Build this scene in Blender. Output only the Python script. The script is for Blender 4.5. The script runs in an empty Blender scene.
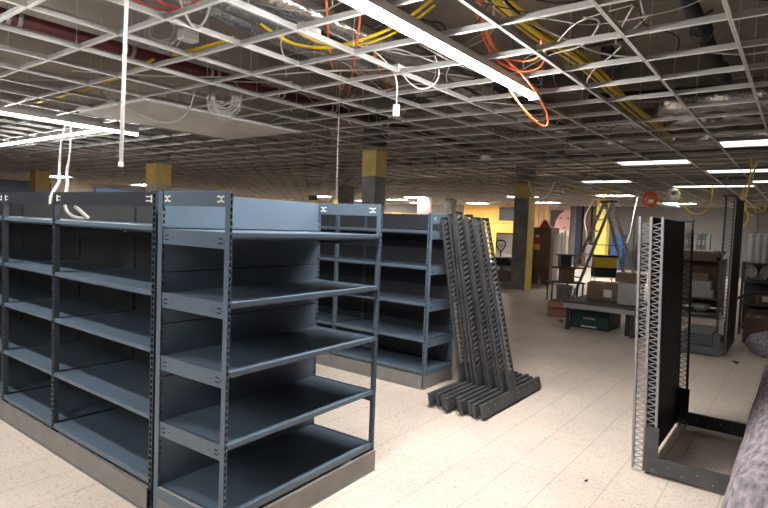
import bpy, bmesh, math, random
from mathutils import Vector, Matrix, noise
random.seed(7)
PI = math.pi
sc = bpy.context.scene
COL = sc.collection

# ------------------------------------------------------------------ materials
def mat(name, col, rough=.5, metal=0., var=.12, scale=6., bump=0., bscale=60., spec=.5, emit=None, estr=0., alpha=None, stretch=None, trans=0.):
    m = bpy.data.materials.new(name); m.use_nodes = True
    nt = m.node_tree; b = nt.nodes['Principled BSDF']
    b.inputs['Roughness'].default_value = rough
    b.inputs['Metallic'].default_value = metal
    b.inputs['Specular IOR Level'].default_value = spec
    tc = nt.nodes.new('ShaderNodeTexCoord')
    src = tc.outputs['Object']
    if stretch:
        mp = nt.nodes.new('ShaderNodeMapping'); mp.inputs['Scale'].default_value = stretch
        nt.links.new(src, mp.inputs[0]); src = mp.outputs[0]
    n = nt.nodes.new('ShaderNodeTexNoise'); n.inputs['Scale'].default_value = scale; n.inputs['Detail'].default_value = 5
    nt.links.new(src, n.inputs['Vector'])
    r = nt.nodes.new('ShaderNodeValToRGB')
    c0 = [max(0, c * (1 - var)) for c in col]; c1 = [min(1, c * (1 + var)) for c in col]
    r.color_ramp.elements[0].position = .3; r.color_ramp.elements[1].position = .7
    r.color_ramp.elements[0].color = (*c0, 1); r.color_ramp.elements[1].color = (*c1, 1)
    nt.links.new(n.outputs['Fac'], r.inputs[0]); nt.links.new(r.outputs[0], b.inputs['Base Color'])
    if bump:
        n2 = nt.nodes.new('ShaderNodeTexNoise'); n2.inputs['Scale'].default_value = bscale
        nt.links.new(src, n2.inputs['Vector'])
        bp = nt.nodes.new('ShaderNodeBump'); bp.inputs['Strength'].default_value = bump; bp.inputs['Distance'].default_value = .01
        nt.links.new(n2.outputs['Fac'], bp.inputs['Height']); nt.links.new(bp.outputs[0], b.inputs['Normal'])
    if emit:
        b.inputs['Emission Color'].default_value = (*emit, 1); b.inputs['Emission Strength'].default_value = estr
    if alpha is not None: b.inputs['Alpha'].default_value = alpha
    if trans: b.inputs['Transmission Weight'].default_value = trans
    return m

def floor_mat():
    m = bpy.data.materials.new('terrazzo'); m.use_nodes = True
    nt = m.node_tree; L = nt.links; b = nt.nodes['Principled BSDF']
    N = lambda t: nt.nodes.new(t)
    tc = N('ShaderNodeTexCoord'); P = tc.outputs['Object']
    v = N('ShaderNodeTexVoronoi'); v.inputs['Scale'].default_value = 95; L.new(P, v.inputs['Vector'])
    r = N('ShaderNodeValToRGB'); L.new(v.outputs['Color'], r.inputs[0])
    e = r.color_ramp.elements
    e[0].position = 0; e[0].color = (.42, .33, .275, 1)
    e[1].position = 1; e[1].color = (.78, .68, .58, 1)
    for p, c in ((.12, (.46, .37, .31, 1)), (.2, (.62, .535, .46, 1)), (.55, (.70, .61, .53, 1)), (.8, (.66, .56, .48, 1))):
        q = e.new(p); q.color = c
    n = N('ShaderNodeTexNoise'); n.inputs['Scale'].default_value = 1.3; n.inputs['Detail'].default_value = 6; L.new(P, n.inputs['Vector'])
    mr = N('ShaderNodeMapRange'); mr.inputs['From Min'].default_value = .3; mr.inputs['From Max'].default_value = .75
    mr.inputs['To Min'].default_value = .86; mr.inputs['To Max'].default_value = 1.06; L.new(n.outputs['Fac'], mr.inputs['Value'])
    mx = N('ShaderNodeMix'); mx.data_type = 'RGBA'; mx.blend_type = 'MULTIPLY'; mx.inputs['Factor'].default_value = 1
    L.new(r.outputs[0], mx.inputs['A']); L.new(mr.outputs[0], mx.inputs['B'])
    # joints every 305 mm
    sp = N('ShaderNodeSeparateXYZ'); L.new(P, sp.inputs[0])
    outs = []
    for ax, off, wd in (('X', 3.38, .003), ('Y', .93, .0045)):
        a = N('ShaderNodeMath'); a.operation = 'SUBTRACT'; L.new(sp.outputs[ax], a.inputs[0]); a.inputs[1].default_value = off - 30.5
        w = N('ShaderNodeMath'); w.operation = 'PINGPONG'; L.new(a.outputs[0], w.inputs[0]); w.inputs[1].default_value = .1525
        # pingpong over half a tile: zero at each joint
        c = N('ShaderNodeMath'); c.operation = 'LESS_THAN'; L.new(w.outputs[0], c.inputs[0]); c.inputs[1].default_value = wd
        g = N('ShaderNodeMath'); g.operation = 'MULTIPLY'; L.new(c.outputs[0], g.inputs[0]); g.inputs[1].default_value = .42 if ax == 'Y' else .16
        outs.append(g)
    mm = N('ShaderNodeMath'); mm.operation = 'MAXIMUM'; L.new(outs[0].outputs[0], mm.inputs[0]); L.new(outs[1].outputs[0], mm.inputs[1])
    m2 = N('ShaderNodeMix'); m2.data_type = 'RGBA'; L.new(mm.outputs[0], m2.inputs['Factor']); L.new(mx.outputs['Result'], m2.inputs['A'])
    m2.inputs['B'].default_value = (.28, .22, .18, 1)
    L.new(m2.outputs['Result'], b.inputs['Base Color'])
    b.inputs['Roughness'].default_value = .5
    return m

M = {}
def D(k, *a, **kw): M[k] = mat(k, *a, **kw)
D('steel_blue', (.092, .128, .172), .34, .0, .07, 3)
D('steel_panel', (.095, .132, .178), .34, .0, .07, 2)
D('anthracite', (.022, .026, .034), .42, 0, .1, 4)
D('post_dark', (.034, .042, .055), .4, 0, .1, 4)
D('back_grey', (.115, .115, .115), .38, .55, .2, 1.5)
D('kick_grey', (.215, .21, .205), .42, .2, .12, 7)
D('slot', (.006, .006, .008), .8)
D('small_piece', (.75, .75, .72), .5)  # bright background seen through bar holes, put into the colour
D('lattice_grey', (.085, .087, .092), .38, .6, .25, 9)
D('lattice_highlight', (.30, .30, .305), .35, .6, .2, 9)  # braces paler than the rails: edge highlights put into the colour
D('lattice_light', (.30, .30, .31), .4, .5, .12, 9)
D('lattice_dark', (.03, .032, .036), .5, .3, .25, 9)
D('foot_grey', (.075, .077, .080), .5, .2, .25, 9)
D('black_panel', (.0095, .010, .0115), .5, .1, .3, 3)
D('black_plastic', (.012, .012, .013), .45)
D('zinc', (.45, .44, .42), .35, .9, .2, 30)
D('grid_white', (.84, .83, .80), .45, .1, .08, 3)
D('grid_web', (.42, .42, .41), .42, .5, .1, 4)
D('slab', (.26, .228, .198), .85, 0, .28, 1.1, .3, 14)
D('beam', (.15, .13, .112), .85, 0, .25, 1.5, .2, 14)
D('concrete', (.17, .165, .155), .85, 0, .35, 3, .4, 20)
D('concrete_light', (.42, .40, .37), .85, 0, .25, 4, .4, 20)
D('ochre', (.52, .38, .13), .7, 0, .15, 5)
D('yellow_paint', (.80, .62, .14), .6, 0, .1, 3)
D('wall_dim', (.16, .15, .14), .8, 0, .12, 1)
D('wall_beige', (.42, .36, .31), .8, 0, .12, 1)
D('wall_grey', (.205, .20, .192), .7, 0, .12, 1.2)
D('wall_yellow', (.85, .53, .13), .6, 0, .08, 1)
D('wood_panel', (.55, .33, .16), .6, 0, .35, 2, stretch=(1, 6, .5))
D('navy', (.012, .018, .042), .6, 0, .2, 2)
D('blue_door', (.10, .22, .50), .5, 0, .15, 2)
D('white_board', (.72, .71, .69), .75, 0, .06, 4)
D('white_plastic', (.78, .77, .74), .4, 0, .05, 5)
D('lamp_body', (.50, .49, .47), .4, .3, .06, 5)
D('lamp_on', (.9, .9, .9), .4, emit=(1., .97, .93), estr=150.)
D('lamp_side', (.9, .9, .9), .4, emit=(1., .97, .93), estr=72.)
D('lamp_left', (.9, .9, .9), .4, emit=(1., .97, .93), estr=60.)
D('panel_glow', (.9, .9, .9), .4, emit=(1., .97, .93), estr=2.2)  # weak added glow that whitens strips of the ceiling
D('lamp_far', (.9, .9, .9), .4, emit=(1., .95, .89), estr=52.)
D('lamp_off', (.72, .72, .70), .3, 0, .04, 4)
D('red_pipe', (.085, .010, .016), .45, .1, .2, 4)
D('silver', (.62, .62, .62), .28, .9, .25, 14, .7, 35)
D('foil', (.75, .74, .73), .22, .95, .2, 6, 1., 18)
D('black_rubber', (.013, .013, .014), .6)
D('cable_yellow', (.80, .58, .03), .5)
D('cable_blue', (.05, .09, .14), .5)
D('cable_orange', (.85, .17, .05), .5)
D('cable_red', (.70, .05, .10), .5)
D('cable_white', (.78, .76, .72), .5)
D('cable_grey', (.42, .41, .39), .5)
D('cardboard', (.175, .115, .08), .8, 0, .15, 5)
D('cardboard_dark', (.15, .095, .065), .8, 0, .2, 5)
D('cardboard_red', (.33, .17, .12), .8, 0, .15, 6)
D('label_white', (.70, .69, .66), .6)
D('label_red', (.62, .03, .05), .6)
D('label_yellow', (.78, .50, .05), .6)
D('plywood', (.42, .25, .15), .7, 0, .2, 3, stretch=(1, 8, 1))
D('board_dark', (.055, .047, .042), .6, 0, .2, 5)
D('metal_dark', (.045, .045, .047), .45, .4, .2, 8)
D('alu', (.45, .45, .46), .35, .85, .1, 8)
D('crate_green', (.010, .045, .036), .45, 0, .15, 5)
D('tool_yellow', (.60, .40, .03), .5, 0, .2, 8)
D('plastic_wrap', (.82, .81, .79), .22, 0, .1, 9, .9, 12, alpha=.62)
D('felt', (.26, .23, .255), .95, 0, .50, 7, .5, 45, spec=.1, stretch=(1.6, 5, 5))
D('poster_pink', (.62, .36, .34), .5, 0, .06, 3)
D('pink_white', (.66, .52, .52), .6, 0, .05, 3)
D('poster_hair', (.06, .035, .04), .5)
D('poster_lip', (.55, .12, .16), .5)
D('grey_plastic', (.30, .30, .30), .5, 0, .1, 5)
D('pale_box', (.33, .32, .31), .7, 0, .1, 6)
D('steel_white', (.60, .60, .60), .4, .2, .1, 5)
D('bottle', (.75, .82, .85), .08, trans=.85)
D('blue_chair', (.04, .13, .36), .5)
D('sign_green', (.015, .06, .04), .5)
M['floor'] = floor_mat()

# ------------------------------------------------------------------ mesh builder
class MB:
    def __init__(s): s.bm = bmesh.new(); s.mats = []
    def mi(s, m):
        if m not in s.mats: s.mats.append(m)
        return s.mats.index(m)
    def _fin(s, verts, m):
        i = s.mi(m)
        fs = set(f for v in verts for f in v.link_faces)
        for f in fs: f.material_index = i
    def box(s, x0, x1, y0, y1, z0, z1, m, bev=0.):
        i = s.mi(m)
        P = [(x0, y0, z0), (x1, y0, z0), (x1, y1, z0), (x0, y1, z0), (x0, y0, z1), (x1, y0, z1), (x1, y1, z1), (x0, y1, z1)]
        v = [s.bm.verts.new(p) for p in P]
        fs = []
        for q in ((3, 2, 1, 0), (4, 5, 6, 7), (0, 1, 5, 4), (1, 2, 6, 5), (2, 3, 7, 6), (3, 0, 4, 7)):
            f = s.bm.faces.new([v[k] for k in q]); f.material_index = i; fs.append(f)
        if bev:
            es = list({e for f in fs for e in f.edges})
            r = bmesh.ops.bevel(s.bm, geom=es, offset=bev, segments=2, affect='EDGES', profile=.6)
            for f in r['faces']: f.material_index = i
        return s
    def bar(s, a, b, w, h, m, up=(0, 0, 1)):
        a, b = Vector(a), Vector(b); d = (b - a).normalized(); u = Vector(up)
        if abs(d.dot(u)) > .98: u = Vector((1, 0, 0))
        x = d.cross(u).normalized() * w / 2; y = x.cross(d).normalized() * h / 2
        i = s.mi(m); v = []
        for p in (a, b):
            for q in (-x - y, x - y, x + y, -x + y): v.append(s.bm.verts.new(p + q))
        for q in ((0, 1, 2, 3), (7, 6, 5, 4), (0, 4, 5, 1), (1, 5, 6, 2), (2, 6, 7, 3), (3, 7, 4, 0)):
            f = s.bm.faces.new([v[k] for k in q]); f.material_index = i
        return s
    def tube(s, pts, r, m, n=10, caps=True):
        i = s.mi(m); pts = [Vector(p) for p in pts]; rings = []
        rs = r if isinstance(r, (list, tuple)) else [r] * len(pts)
        ref = None
        for k, p in enumerate(pts):
            d = (pts[min(k + 1, len(pts) - 1)] - pts[max(k - 1, 0)]).normalized()
            if ref is None: ref = d.cross(Vector((0, 0, 1)) if abs(d.z) < .9 else Vector((1, 0, 0))).normalized()
            x = (ref - d * ref.dot(d)).normalized(); ref = x; y = d.cross(x)
            rings.append([s.bm.verts.new(p + (x * math.cos(2 * PI * j / n) + y * math.sin(2 * PI * j / n)) * rs[k]) for j in range(n)])
        for A, B in zip(rings, rings[1:]):
            for j in range(n):
                f = s.bm.faces.new((A[j], A[(j + 1) % n], B[(j + 1) % n], B[j])); f.material_index = i; f.smooth = True
        if caps:
            for q in (rings[0][::-1], rings[-1]):
                f = s.bm.faces.new(q); f.material_index = i
        return s
    def lathe(s, prof, c, m, n=20, axis='Z'):
        i = s.mi(m); c = Vector(c); rings = []
        for r, z in prof:
            ring = []
            for j in range(n):
                a = 2 * PI * j / n; p = Vector((r * math.cos(a), r * math.sin(a), z))
                if axis == 'X': p = Vector((p.z, p.x, p.y))
                if axis == 'Y': p = Vector((p.y, p.z, p.x))
                ring.append(s.bm.verts.new(c + p))
            rings.append(ring)
        for A, B in zip(rings, rings[1:]):
            for j in range(n):
                f = s.bm.faces.new((A[j], A[(j + 1) % n], B[(j + 1) % n], B[j])); f.material_index = i; f.smooth = True
        for q in (rings[0][::-1], rings[-1]):
            try:
                f = s.bm.faces.new(q); f.material_index = i
            except ValueError: pass
        return s
    def poly(s, pts, th, m, nrm):
        # prism from planar outline, extruded by th along nrm
        i = s.mi(m); nrm = Vector(nrm) * th
        A = [s.bm.verts.new(Vector(p)) for p in pts]; B = [s.bm.verts.new(Vector(p) + nrm) for p in pts]
        n = len(pts)
        fs = [s.bm.faces.new(A[::-1]), s.bm.faces.new(B)] + [s.bm.faces.new((A[k], A[(k + 1) % n], B[(k + 1) % n], B[k])) for k in range(n)]
        for f in fs: f.material_index = i
        return s
    def build(s, name, parent=None, loc=None, rz=0):
        bmesh.ops.recalc_face_normals(s.bm, faces=s.bm.faces[:])
        me = bpy.data.meshes.new(name); s.bm.to_mesh(me); s.bm.free()
        for k in s.mats: me.materials.append(M[k])
        o = bpy.data.objects.new(name, me); COL.objects.link(o)
        if parent: o.parent = parent
        if loc: o.location = loc
        o.rotation_euler.z = rz
        return o

def tag(o, label, cat, group=None):
    o['label'] = label; o['category'] = cat
    if group: o['group'] = group
    return o
def thing(name, label, cat, loc=(0, 0, 0), rz=0, group=None, rx=0):
    o = bpy.data.objects.new(name, None); COL.objects.link(o); o.empty_display_size = .1
    o.location = loc; o.rotation_euler = (rx, 0, rz)
    return tag(o, label, cat, group)
def struct(o): o['kind'] = 'structure'; return o
def copy_tree(o, parent=None):
    c = o.copy(); COL.objects.link(c); c.parent = parent
    for ch in [x for x in bpy.data.objects if x.parent == o]: copy_tree(ch, c)
    return c
def curve(name, pts, r, m, parent=None, loc=None):
    cu = bpy.data.curves.new(name, 'CURVE'); cu.dimensions = '3D'; cu.bevel_depth = r; cu.bevel_resolution = 2; cu.resolution_u = 6; cu.use_fill_caps = True
    sp = cu.splines.new('NURBS'); sp.points.add(len(pts) - 1)
    for p, q in zip(sp.points, pts): p.co = (*q, 1)
    sp.use_endpoint_u = True; sp.order_u = 4
    tmp = bpy.data.objects.new(name, cu)
    me = bpy.data.meshes.new_from_object(tmp); me.name = name
    bpy.data.objects.remove(tmp); bpy.data.curves.remove(cu)
    me.materials.clear(); me.materials.append(M[m])
    for p in me.polygons: p.use_smooth = True; p.material_index = 0
    o = bpy.data.objects.new(name, me); COL.objects.link(o)
    if parent: o.parent = parent
    if loc: o.location = loc
    return o

# ------------------------------------------------------------------ room shell
X0, X1, Y0, Y1, ZC, ZG = -5., 28., -6., 25., 3.85, 2.95
struct(MB().box(X0, X1, Y0, Y1, -.1, 0, 'floor').build('floor'))
cb = MB().box(X0, X1, Y0, Y1, ZC, ZC + .15, 'slab').build('ceiling'); struct(cb)
bm_ = MB()
for x in (.5, 7.6, 14.7, 21.9): bm_.box(x - .15, x + .15, Y0, Y1, ZC - .28, ZC, 'beam')
struct(bm_.build('trim_1'))
struct(MB().box(X0 - .1, X0, Y0, Y1, 0, ZC, 'wall_dim').build('wall_front'))
struct(MB().box(X1, X1 + .1, Y0, Y1, 0, ZC, 'wall_grey').build('wall_back'))
struct(MB().box(X0, X1, Y0 - .1, Y0, 0, ZC, 'wall_dim').build('wall_right'))
struct(MB().box(X0, X1, Y1, Y1 + .1, 0, ZC, 'wall_beige').build('wall_left'))
# panelling on the far wall
w = MB()
for k in range(5): w.box(27.90, 27.99, 12.25 + k * .66, 12.89 + k * .66, 0, 1.98, 'wall_yellow', .006)
for k in range(3): w.box(27.90, 27.99, 12.25 + k * 1.1, 13.33 + k * 1.1, 2.0, 3.3, 'wall_yellow', .006)
struct(w.build('trim_2'))
w = MB()
for k in range(13):
    y = 15.6 + k * .72
    w.box(27.90, 27.99, y, y + .70, 0, 2.45, 'wood_panel' if k % 3 else 'wall_yellow', .006)
struct(w.build('trim_3'))
w = MB()
for k in range(5): w.box(27.88, 27.97, 9.45 + k * .55, 9.97 + k * .55, 0, 3.1, 'wood_panel' if k > 1 else 'wall_beige', .006)
struct(w.build('trim_4'))
w = MB()
for k in range(9): w.box(27.93, 27.99, -2 + k * 1.2, -.83 + k * 1.2, 0, 3.0, 'wall_grey', .008)
struct(w.build('trim_5'))
struct(MB().box(27.6, 27.95, 8.75, 9.05, 0, 3.1, 'navy', .01).build('trim_6'))
struct(MB().box(27.7, 27.95, 8.35, 8.72, 0, 3.1, 'cardboard_dark', .01).build('trim_7'))
# left wall: navy stretch and blue door
struct(MB().box(2.0, 9.9, 24.9, 24.99, 0, 2.85, 'navy').build('trim_8'))
d = MB(); d.box(11.7, 12.1, 24.85, 24.99, 0, 2.5, 'white_plastic'); d.box(13.8, 14.2, 24.85, 24.99, 0, 2.5, 'white_plastic'); d.box(11.7, 14.2, 24.85, 24.99, 2.5, 2.8, 'blue_door')
d.box(12.1, 13.8, 24.9, 24.99, 0, 2.5, 'navy'); struct(d.build('door_1'))

# columns
cols = [(7.70, 6.12, .30, 2.50), (7.6, 12.9, .42, 2.45), (7.5, 19.7, .42, 2.40), (14.75, 6.3, .42, 2.55), (14.7, 12.9, .4, 9), (14.7, 19.7, .4, 2.5),
        (21.9, 6.15, .40, 0), (21.9, 12.9, .4, 9), (21.9, 19.7, .4, 2.5)]
for k, (x, y, wd, zb) in enumerate(cols):
    h = wd / 2; b = MB()
    if zb == 0: b.box(x - h, x + h, y - h, y + h, 0, ZC - .28, 'yellow_paint', .01)
    elif zb == 9: b.box(x - h, x + h, y - h, y + h, 0, ZC - .28, 'concrete', .015)
    else:
        b.box(x - h, x + h, y - h, y + h, 0, zb, 'concrete' if k in (0, 3) else 'concrete_light', .012)
        b.box(x - h - .006, x + h + .006, y - h - .006, y + h + .006, zb, 2.97, 'ochre', .006)
        b.box(x - h, x + h, y - h, y + h, 2.97, ZC - .28, 'concrete', .012)
        if k == 3: b.box(x - h + .02, x + h + .01, y - h - .02, y - h, 0, 2.6, 'yellow_paint')
    o = struct(b.build('column')); o['label'] = 'structural column with %s' % ('yellow painted faces' if zb == 0 else 'bare concrete faces' if zb == 9 else 'an ochre band at the top')

# ------------------------------------------------------------------ suspended ceiling grid
grid = bpy.data.objects.new('ceiling_grid', None); COL.objects.link(grid); struct(grid)
GX = [3.856 + .602 * k for k in range(-7, 41)]; GY = [1.624 + .6 * k for k in range(-12, 48)]
GX = [x for x in GX if x < 27.9]; GY = [y for y in GY if y < Y1 - .2]
for y in GY:                                       # main runners, along x
    b = MB(); z = ZG + random.uniform(-.006, .006)
    b.box(GX[0], X1 - .05, y - .012, y + .012, z, z + .0025, 'grid_white')
    b.box(GX[0], X1 - .05, y - .0015, y + .0015, z, z + .036, 'grid_web')
    b.box(GX[0], X1 - .05, y - .004, y + .004, z + .036, z + .042, 'grid_web')
    for x in GX[::2]:
        if x > 16: break
        if random.random() < .75:
            xx = x + random.uniform(-.2, .2)
            b.bar((xx, y, z + .03), (xx + random.uniform(-.01, .01), y, ZC), .005, .005, 'grid_web')
    o = b.build('main_runner', grid)
for x in GX:                                       # cross tees, along y
    b = MB()
    for y0, y1 in zip(GY, GY[1:]):
        if random.random() < .025: continue
        za = ZG + random.uniform(-.004, .003); zb = ZG + random.uniform(-.004, .003)
        j = random.uniform(-.006, .006)
        b.bar((x + j, y0 + .008, za + .002), (x + j, y1 - .008, zb + .002), .024, .0025, 'grid_white')
        b.bar((x + j, y0 + .004, za + .020), (x + j, y1 - .004, zb + .020), .003, .036, 'grid_web')
        b.bar((x + j, y0 + .004, za + .039), (x + j, y1 - .004, zb + .039), .009, .006, 'grid_web')
    b.build('cross_tee', grid)

# ------------------------------------------------------------------ shelving
def post(b, x0, x1, yf, dep, z0, z1, m, hole=True, pitch=.0333):
    """upright channel: solid sides, a pierced face at y=yf looking towards -y"""
    b.box(x0, x0 + .002, yf, yf + dep, z0, z1, m); b.box(x1 - .002, x1, yf, yf + dep, z0, z1, m)
    wd = x1 - x0; e = wd * .22
    b.box(x0, x0 + e, yf - .002, yf, z0, z1, m); b.box(x1 - e, x1, yf - .002, yf, z0, z1, m)
    z = z0
    while z < z1 - .001:
        b.box(x0 + e, x1 - e, yf - .002, yf, z, min(z + pitch * .40, z1), m); z += pitch
    b.box(x0 + .002, x1 - .002, yf + dep - .004, yf + dep - .002, z0, z1, 'slot')  # near-black sheet: shade inside the channel put into its colour
    b.box(x0, x1, yf - .002, yf + dep, z1 - .003, z1, m)
def slots_x(b, xs, y0, y1, zc, m='slot'):
    """pairs of slots near both ends of a side bar whose outer face is x = xs, running along y"""
    for yy, sg in ((y0 + .035, 1), (y1 - .035, -1)):
        for dz in (-.011, .011): b.box(xs - .001, xs + .001, yy - .015, yy + .015, zc + dz - .0035, zc + dz + .0035, m)
        b.box(xs - .001, xs + .001, yy + sg * .05 - .003, yy + sg * .05 + .003, zc - .003, zc + .003, m)
        b.box(xs - .001, xs + .001, yy - sg * .025 - .003, yy - sg * .025 + .003, zc - .003, zc + .003, m)
def bright_hole_x(b, xs, yc, zc, sg):  # pale strokes stand for bright background through the holes
    for dz in (-1, 1):
        b.bar((xs - .0015, yc - .030 * sg, zc + dz * .013), (xs - .0015, yc - .012 * sg, zc + dz * .013), .002, .008, 'small_piece')
        b.bar((xs - .0015, yc - .012 * sg, zc + dz * .013), (xs - .0015, yc, zc + dz * .004), .002, .008, 'small_piece')
        b.bar((xs - .0015, yc, zc + dz * .004), (xs - .0015, yc + .012 * sg, zc + dz * .013), .002, .008, 'small_piece')
        b.bar((xs - .0015, yc + .012 * sg, zc + dz * .013), (xs - .0015, yc + .022 * sg, zc + dz * .013), .002, .008, 'small_piece')
def shelf(b, x0, x1, y0, y1, z, m, rail_h=.027):
    b.box(x0, x1, y0 + .02, y1, z - .014, z - .004, m)
    b.box(x0, x1, y0, y0 + .034, z - rail_h, z, m, .004)
    b.box(x0, x1, y0 + .03, y0 + .036, z - rail_h - .012, z - .01, m)
    b.box(x0, x0 + .004, y0 + .03, y1, z - .03, z - .001, m); b.box(x1 - .004, x1, y0 + .03, y1, z - .03, z - .001, m)
LV = (1.598, 1.256, .914, .551)

# near free-standing bay
W, DP = 1.245, .544
t = thing('shelving_unit', 'open blue-grey steel shelving bay with five decks, bright rails and tall back, in front', 'shelving unit', (1.672, 2.186, 0), .039)
for x in (-.019, W - .019):
    for y in (0, DP):
        b = MB(); post(b, x, x + .020, y, .030 if y == 0 else .036, .012 if y else .02, 1.8, 'steel_blue'); b.box(x - .003, x + .023, y - .004, y + .034, 0, .02, 'kick_grey'); b.build('post', t)
for xs in (-.013, W - .013):
    b = MB(); b.box(xs, xs + .008, .03, DP, 1.719, 1.797, 'steel_blue', .002)
    for k in range(15): b.box(xs - .0005, xs + .0085, .05 + k * .033, .066 + k * .033, 1.797, 1.8, 'steel_blue')
    bright_hole_x(b, xs, .068, 1.757, -1); bright_hole_x(b, xs, DP - .036, 1.757, 1); b.build('side_bar', t)
    for z in LV:
        b = MB(); b.box(xs, xs + .008, .03, DP, z - .082, z - .002, 'steel_blue', .002); slots_x(b, xs, .032, DP - .002, z - .045)
        b.build('side_bar', t)
for z in LV:
    b = MB(); shelf(b, .003, W - .021, 0, DP - .004, z, 'steel_blue'); s = b.build('shelf', t)
    for x in (.012, W - .034):
        b = MB(); b.poly([(x, .03, z - .03), (x, .13, z - .03), (x, DP - .02, z - .045), (x, DP - .02, z - .075), (x, .03, z - .045)], .003, 'metal_dark', (1, 0, 0))
        if x > .1:
            for k in range(4): b.bar((x, .03 + k * .03, z - .04), (x, .05 + k * .03, z - .03), .008, .006, 'zinc')
        b.build('bracket', s)
b = MB(); shelf(b, .003, W - .021, 0, DP - .004, .192, 'steel_blue', .04); b.build('base_deck', t)
zs = (.12, .50, .79, 1.08, 1.362, 1.60, 1.80)
for a, c in zip(zs, zs[1:]):
    MB().box(.002, W - .02, DP, DP + .012, a + .003, c - .003, 'steel_panel', .002).box(.002, W - .02, DP + .012, DP + .014, a - .006, c - .008, 'slot').build('back_panel', t)  # near-black lip added to block light through the seams
b = MB(); b.box(-.021, W + .003, -.016, -.006, .012, .135, 'kick_grey', .002); b.box(-.019, W, -.02, -.004, 0, .010, 'kick_grey'); b.box(-.021, W + .003, -.010, .004, .131, .137, 'kick_grey'); b.build('kick_plate', t)
for x in (-.020, W - .004):
    b = MB(); b.box(x, x + .008, .0, DP, .012, .12, 'kick_grey', .002)
    b.box(x, x + .012, .03, DP, .121, .185, 'steel_blue')
    for k in range(26): b.box(x - .001, x + .013, .04 + k * .019, .049 + k * .019, .183, .188, 'steel_white')
    b.build('base_side', t)

def gondola(name, label, loc, posts, dep, levels, dark, front_bar, pm, sm, bm2, bars_at=(), nback=6, seam_split=False):
    t = thing(name, label, 'shelving unit', loc, -PI / 2)
    pw = .034
    for x in posts:
        for y in (0, dep):
            b = MB(); post(b, x - pw / 2, x + pw / 2, y, .034, .02, 1.8, pm); b.box(x - .02, x + .02, y - .004, y + .04, 0, .02, 'kick_grey'); b.build('post', t)
    for a, c in zip(posts, posts[1:]):
        a2, c2 = a + pw / 2 + .001, c - pw / 2 - .001
        if front_bar:
            b = MB(); b.box(a2, c2, .004, .012, 1.715, 1.797, dark, .002)
            n = int((c2 - a2) / .033)
            for k in range(n): b.box(a2 + k * .033, a2 + k * .033 + .016, .0035, .0125, 1.797, 1.8, dark)
            for xc, sg in ((a2 + .05, 1), (c2 - .05, -1)):
                for dz in (-.012, .012):
                    b.box(xc - .028, xc + .022, .002, .004, 1.757 + dz - .003, 1.757 + dz + .003, 'small_piece')  # bright holes in the bar, painted pale
                b.box(xc - .03 * sg - .006, xc - .03 * sg + .006, .002, .004, 1.735, 1.778, 'small_piece')
            b.build('front_bar', t)
            b = MB(); b.box(a2, c2, dep - .12, dep - .11, 1.50, 1.575, dark, .002)
            for xc in (a2 + .06, c2 - .06): b.box(xc - .02, xc + .02, dep - .122, dep - .12, 1.535, 1.542, 'small_piece')
            b.build('stiffening_bar', t)
        for z in levels:
            b = MB(); shelf(b, a2, c2, 0, dep - .004, z, sm); s = b.build('shelf', t)
            for x in (a2 + .012, c2 - .016):
                b = MB(); b.poly([(x, .03, z - .03), (x, .13, z - .03), (x, dep - .01, z - .05), (x, dep - .01, z - .08), (x, .03, z - .055)], .003, dark, (1, 0, 0))
                b.build('bracket', s)
        b = MB(); shelf(b, a2, c2, 0, dep - .004, .19, sm, .035); b.build('base_deck', t)
        for k in range(nback):
            z0 = .12 + k * 1.68 / nback
            b = MB(); b.box(a2, c2, dep, dep + .01, z0 + .002, z0 + 1.68 / nback - .002, bm2, .002); b.box(a2 - .016, c2 + .016, dep + .010, dep + .012, z0 - .008, z0 + 1.68 / nback - .010, 'slot')  # dark lip added behind the joints so no light shows
            b.build('back_panel', t)
        b = MB(); b.box(a + .001, c - .001, -.020, -.010, .012, .14, 'kick_grey', .002); b.box(a, c, -.024, -.008, 0, .009, 'kick_grey'); b.box(a, c, -.014, .002, .136, .142, 'kick_grey')
        b.build('kick_plate', t)
    for x in bars_at:
        xs = x + .018
        b = MB(); b.box(xs - .008, xs, .034, dep, 1.69, 1.797, pm, .002)
        for dz in (-.012, .012): b.box(xs, xs + .002, .07, .10, 1.745 + dz - .003, 1.745 + dz + .003, 'small_piece')
        b.box(xs, xs + .002, .058, .07, 1.74, 1.75, 'small_piece'); b.build('side_bar', t)
        for z in levels:
            b = MB(); b.box(xs - .008, xs, .034, dep, z - .085, z - .002, pm, .002); slots_x(b, xs, .036, dep - .02, z - .045); b.build('side_bar', t)
        b = MB(); b.box(xs - .008, xs, -.01, dep + .03, .012, .14, 'kick_grey', .002); b.box(xs - .03, xs, .034, dep, .14, .19, pm, .003); b.build('base_side', t)
    return t
gondola('gondola_shelving', 'long dark gondola shelving run with near-black top bars, left of the open bay', (1.65, 7.52, 0),
        (0, 1.25, 2.5, 3.42, 4.685), .58, (1.61, 1.25, .93, .55), 'anthracite', True, 'post_dark', 'steel_blue', 'back_grey', bars_at=())
gondola('gondola_shelving', 'blue-grey gondola shelving run behind, ending at the stack of leaning uprights', (4.70, 6.75, 0),
        (0, 1.25, 2.5, 3.75), .52, (1.62, 1.255, .88, .51), 'anthracite', False, 'steel_blue', 'steel_blue', 'anthracite', bars_at=(3.75,))

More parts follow.
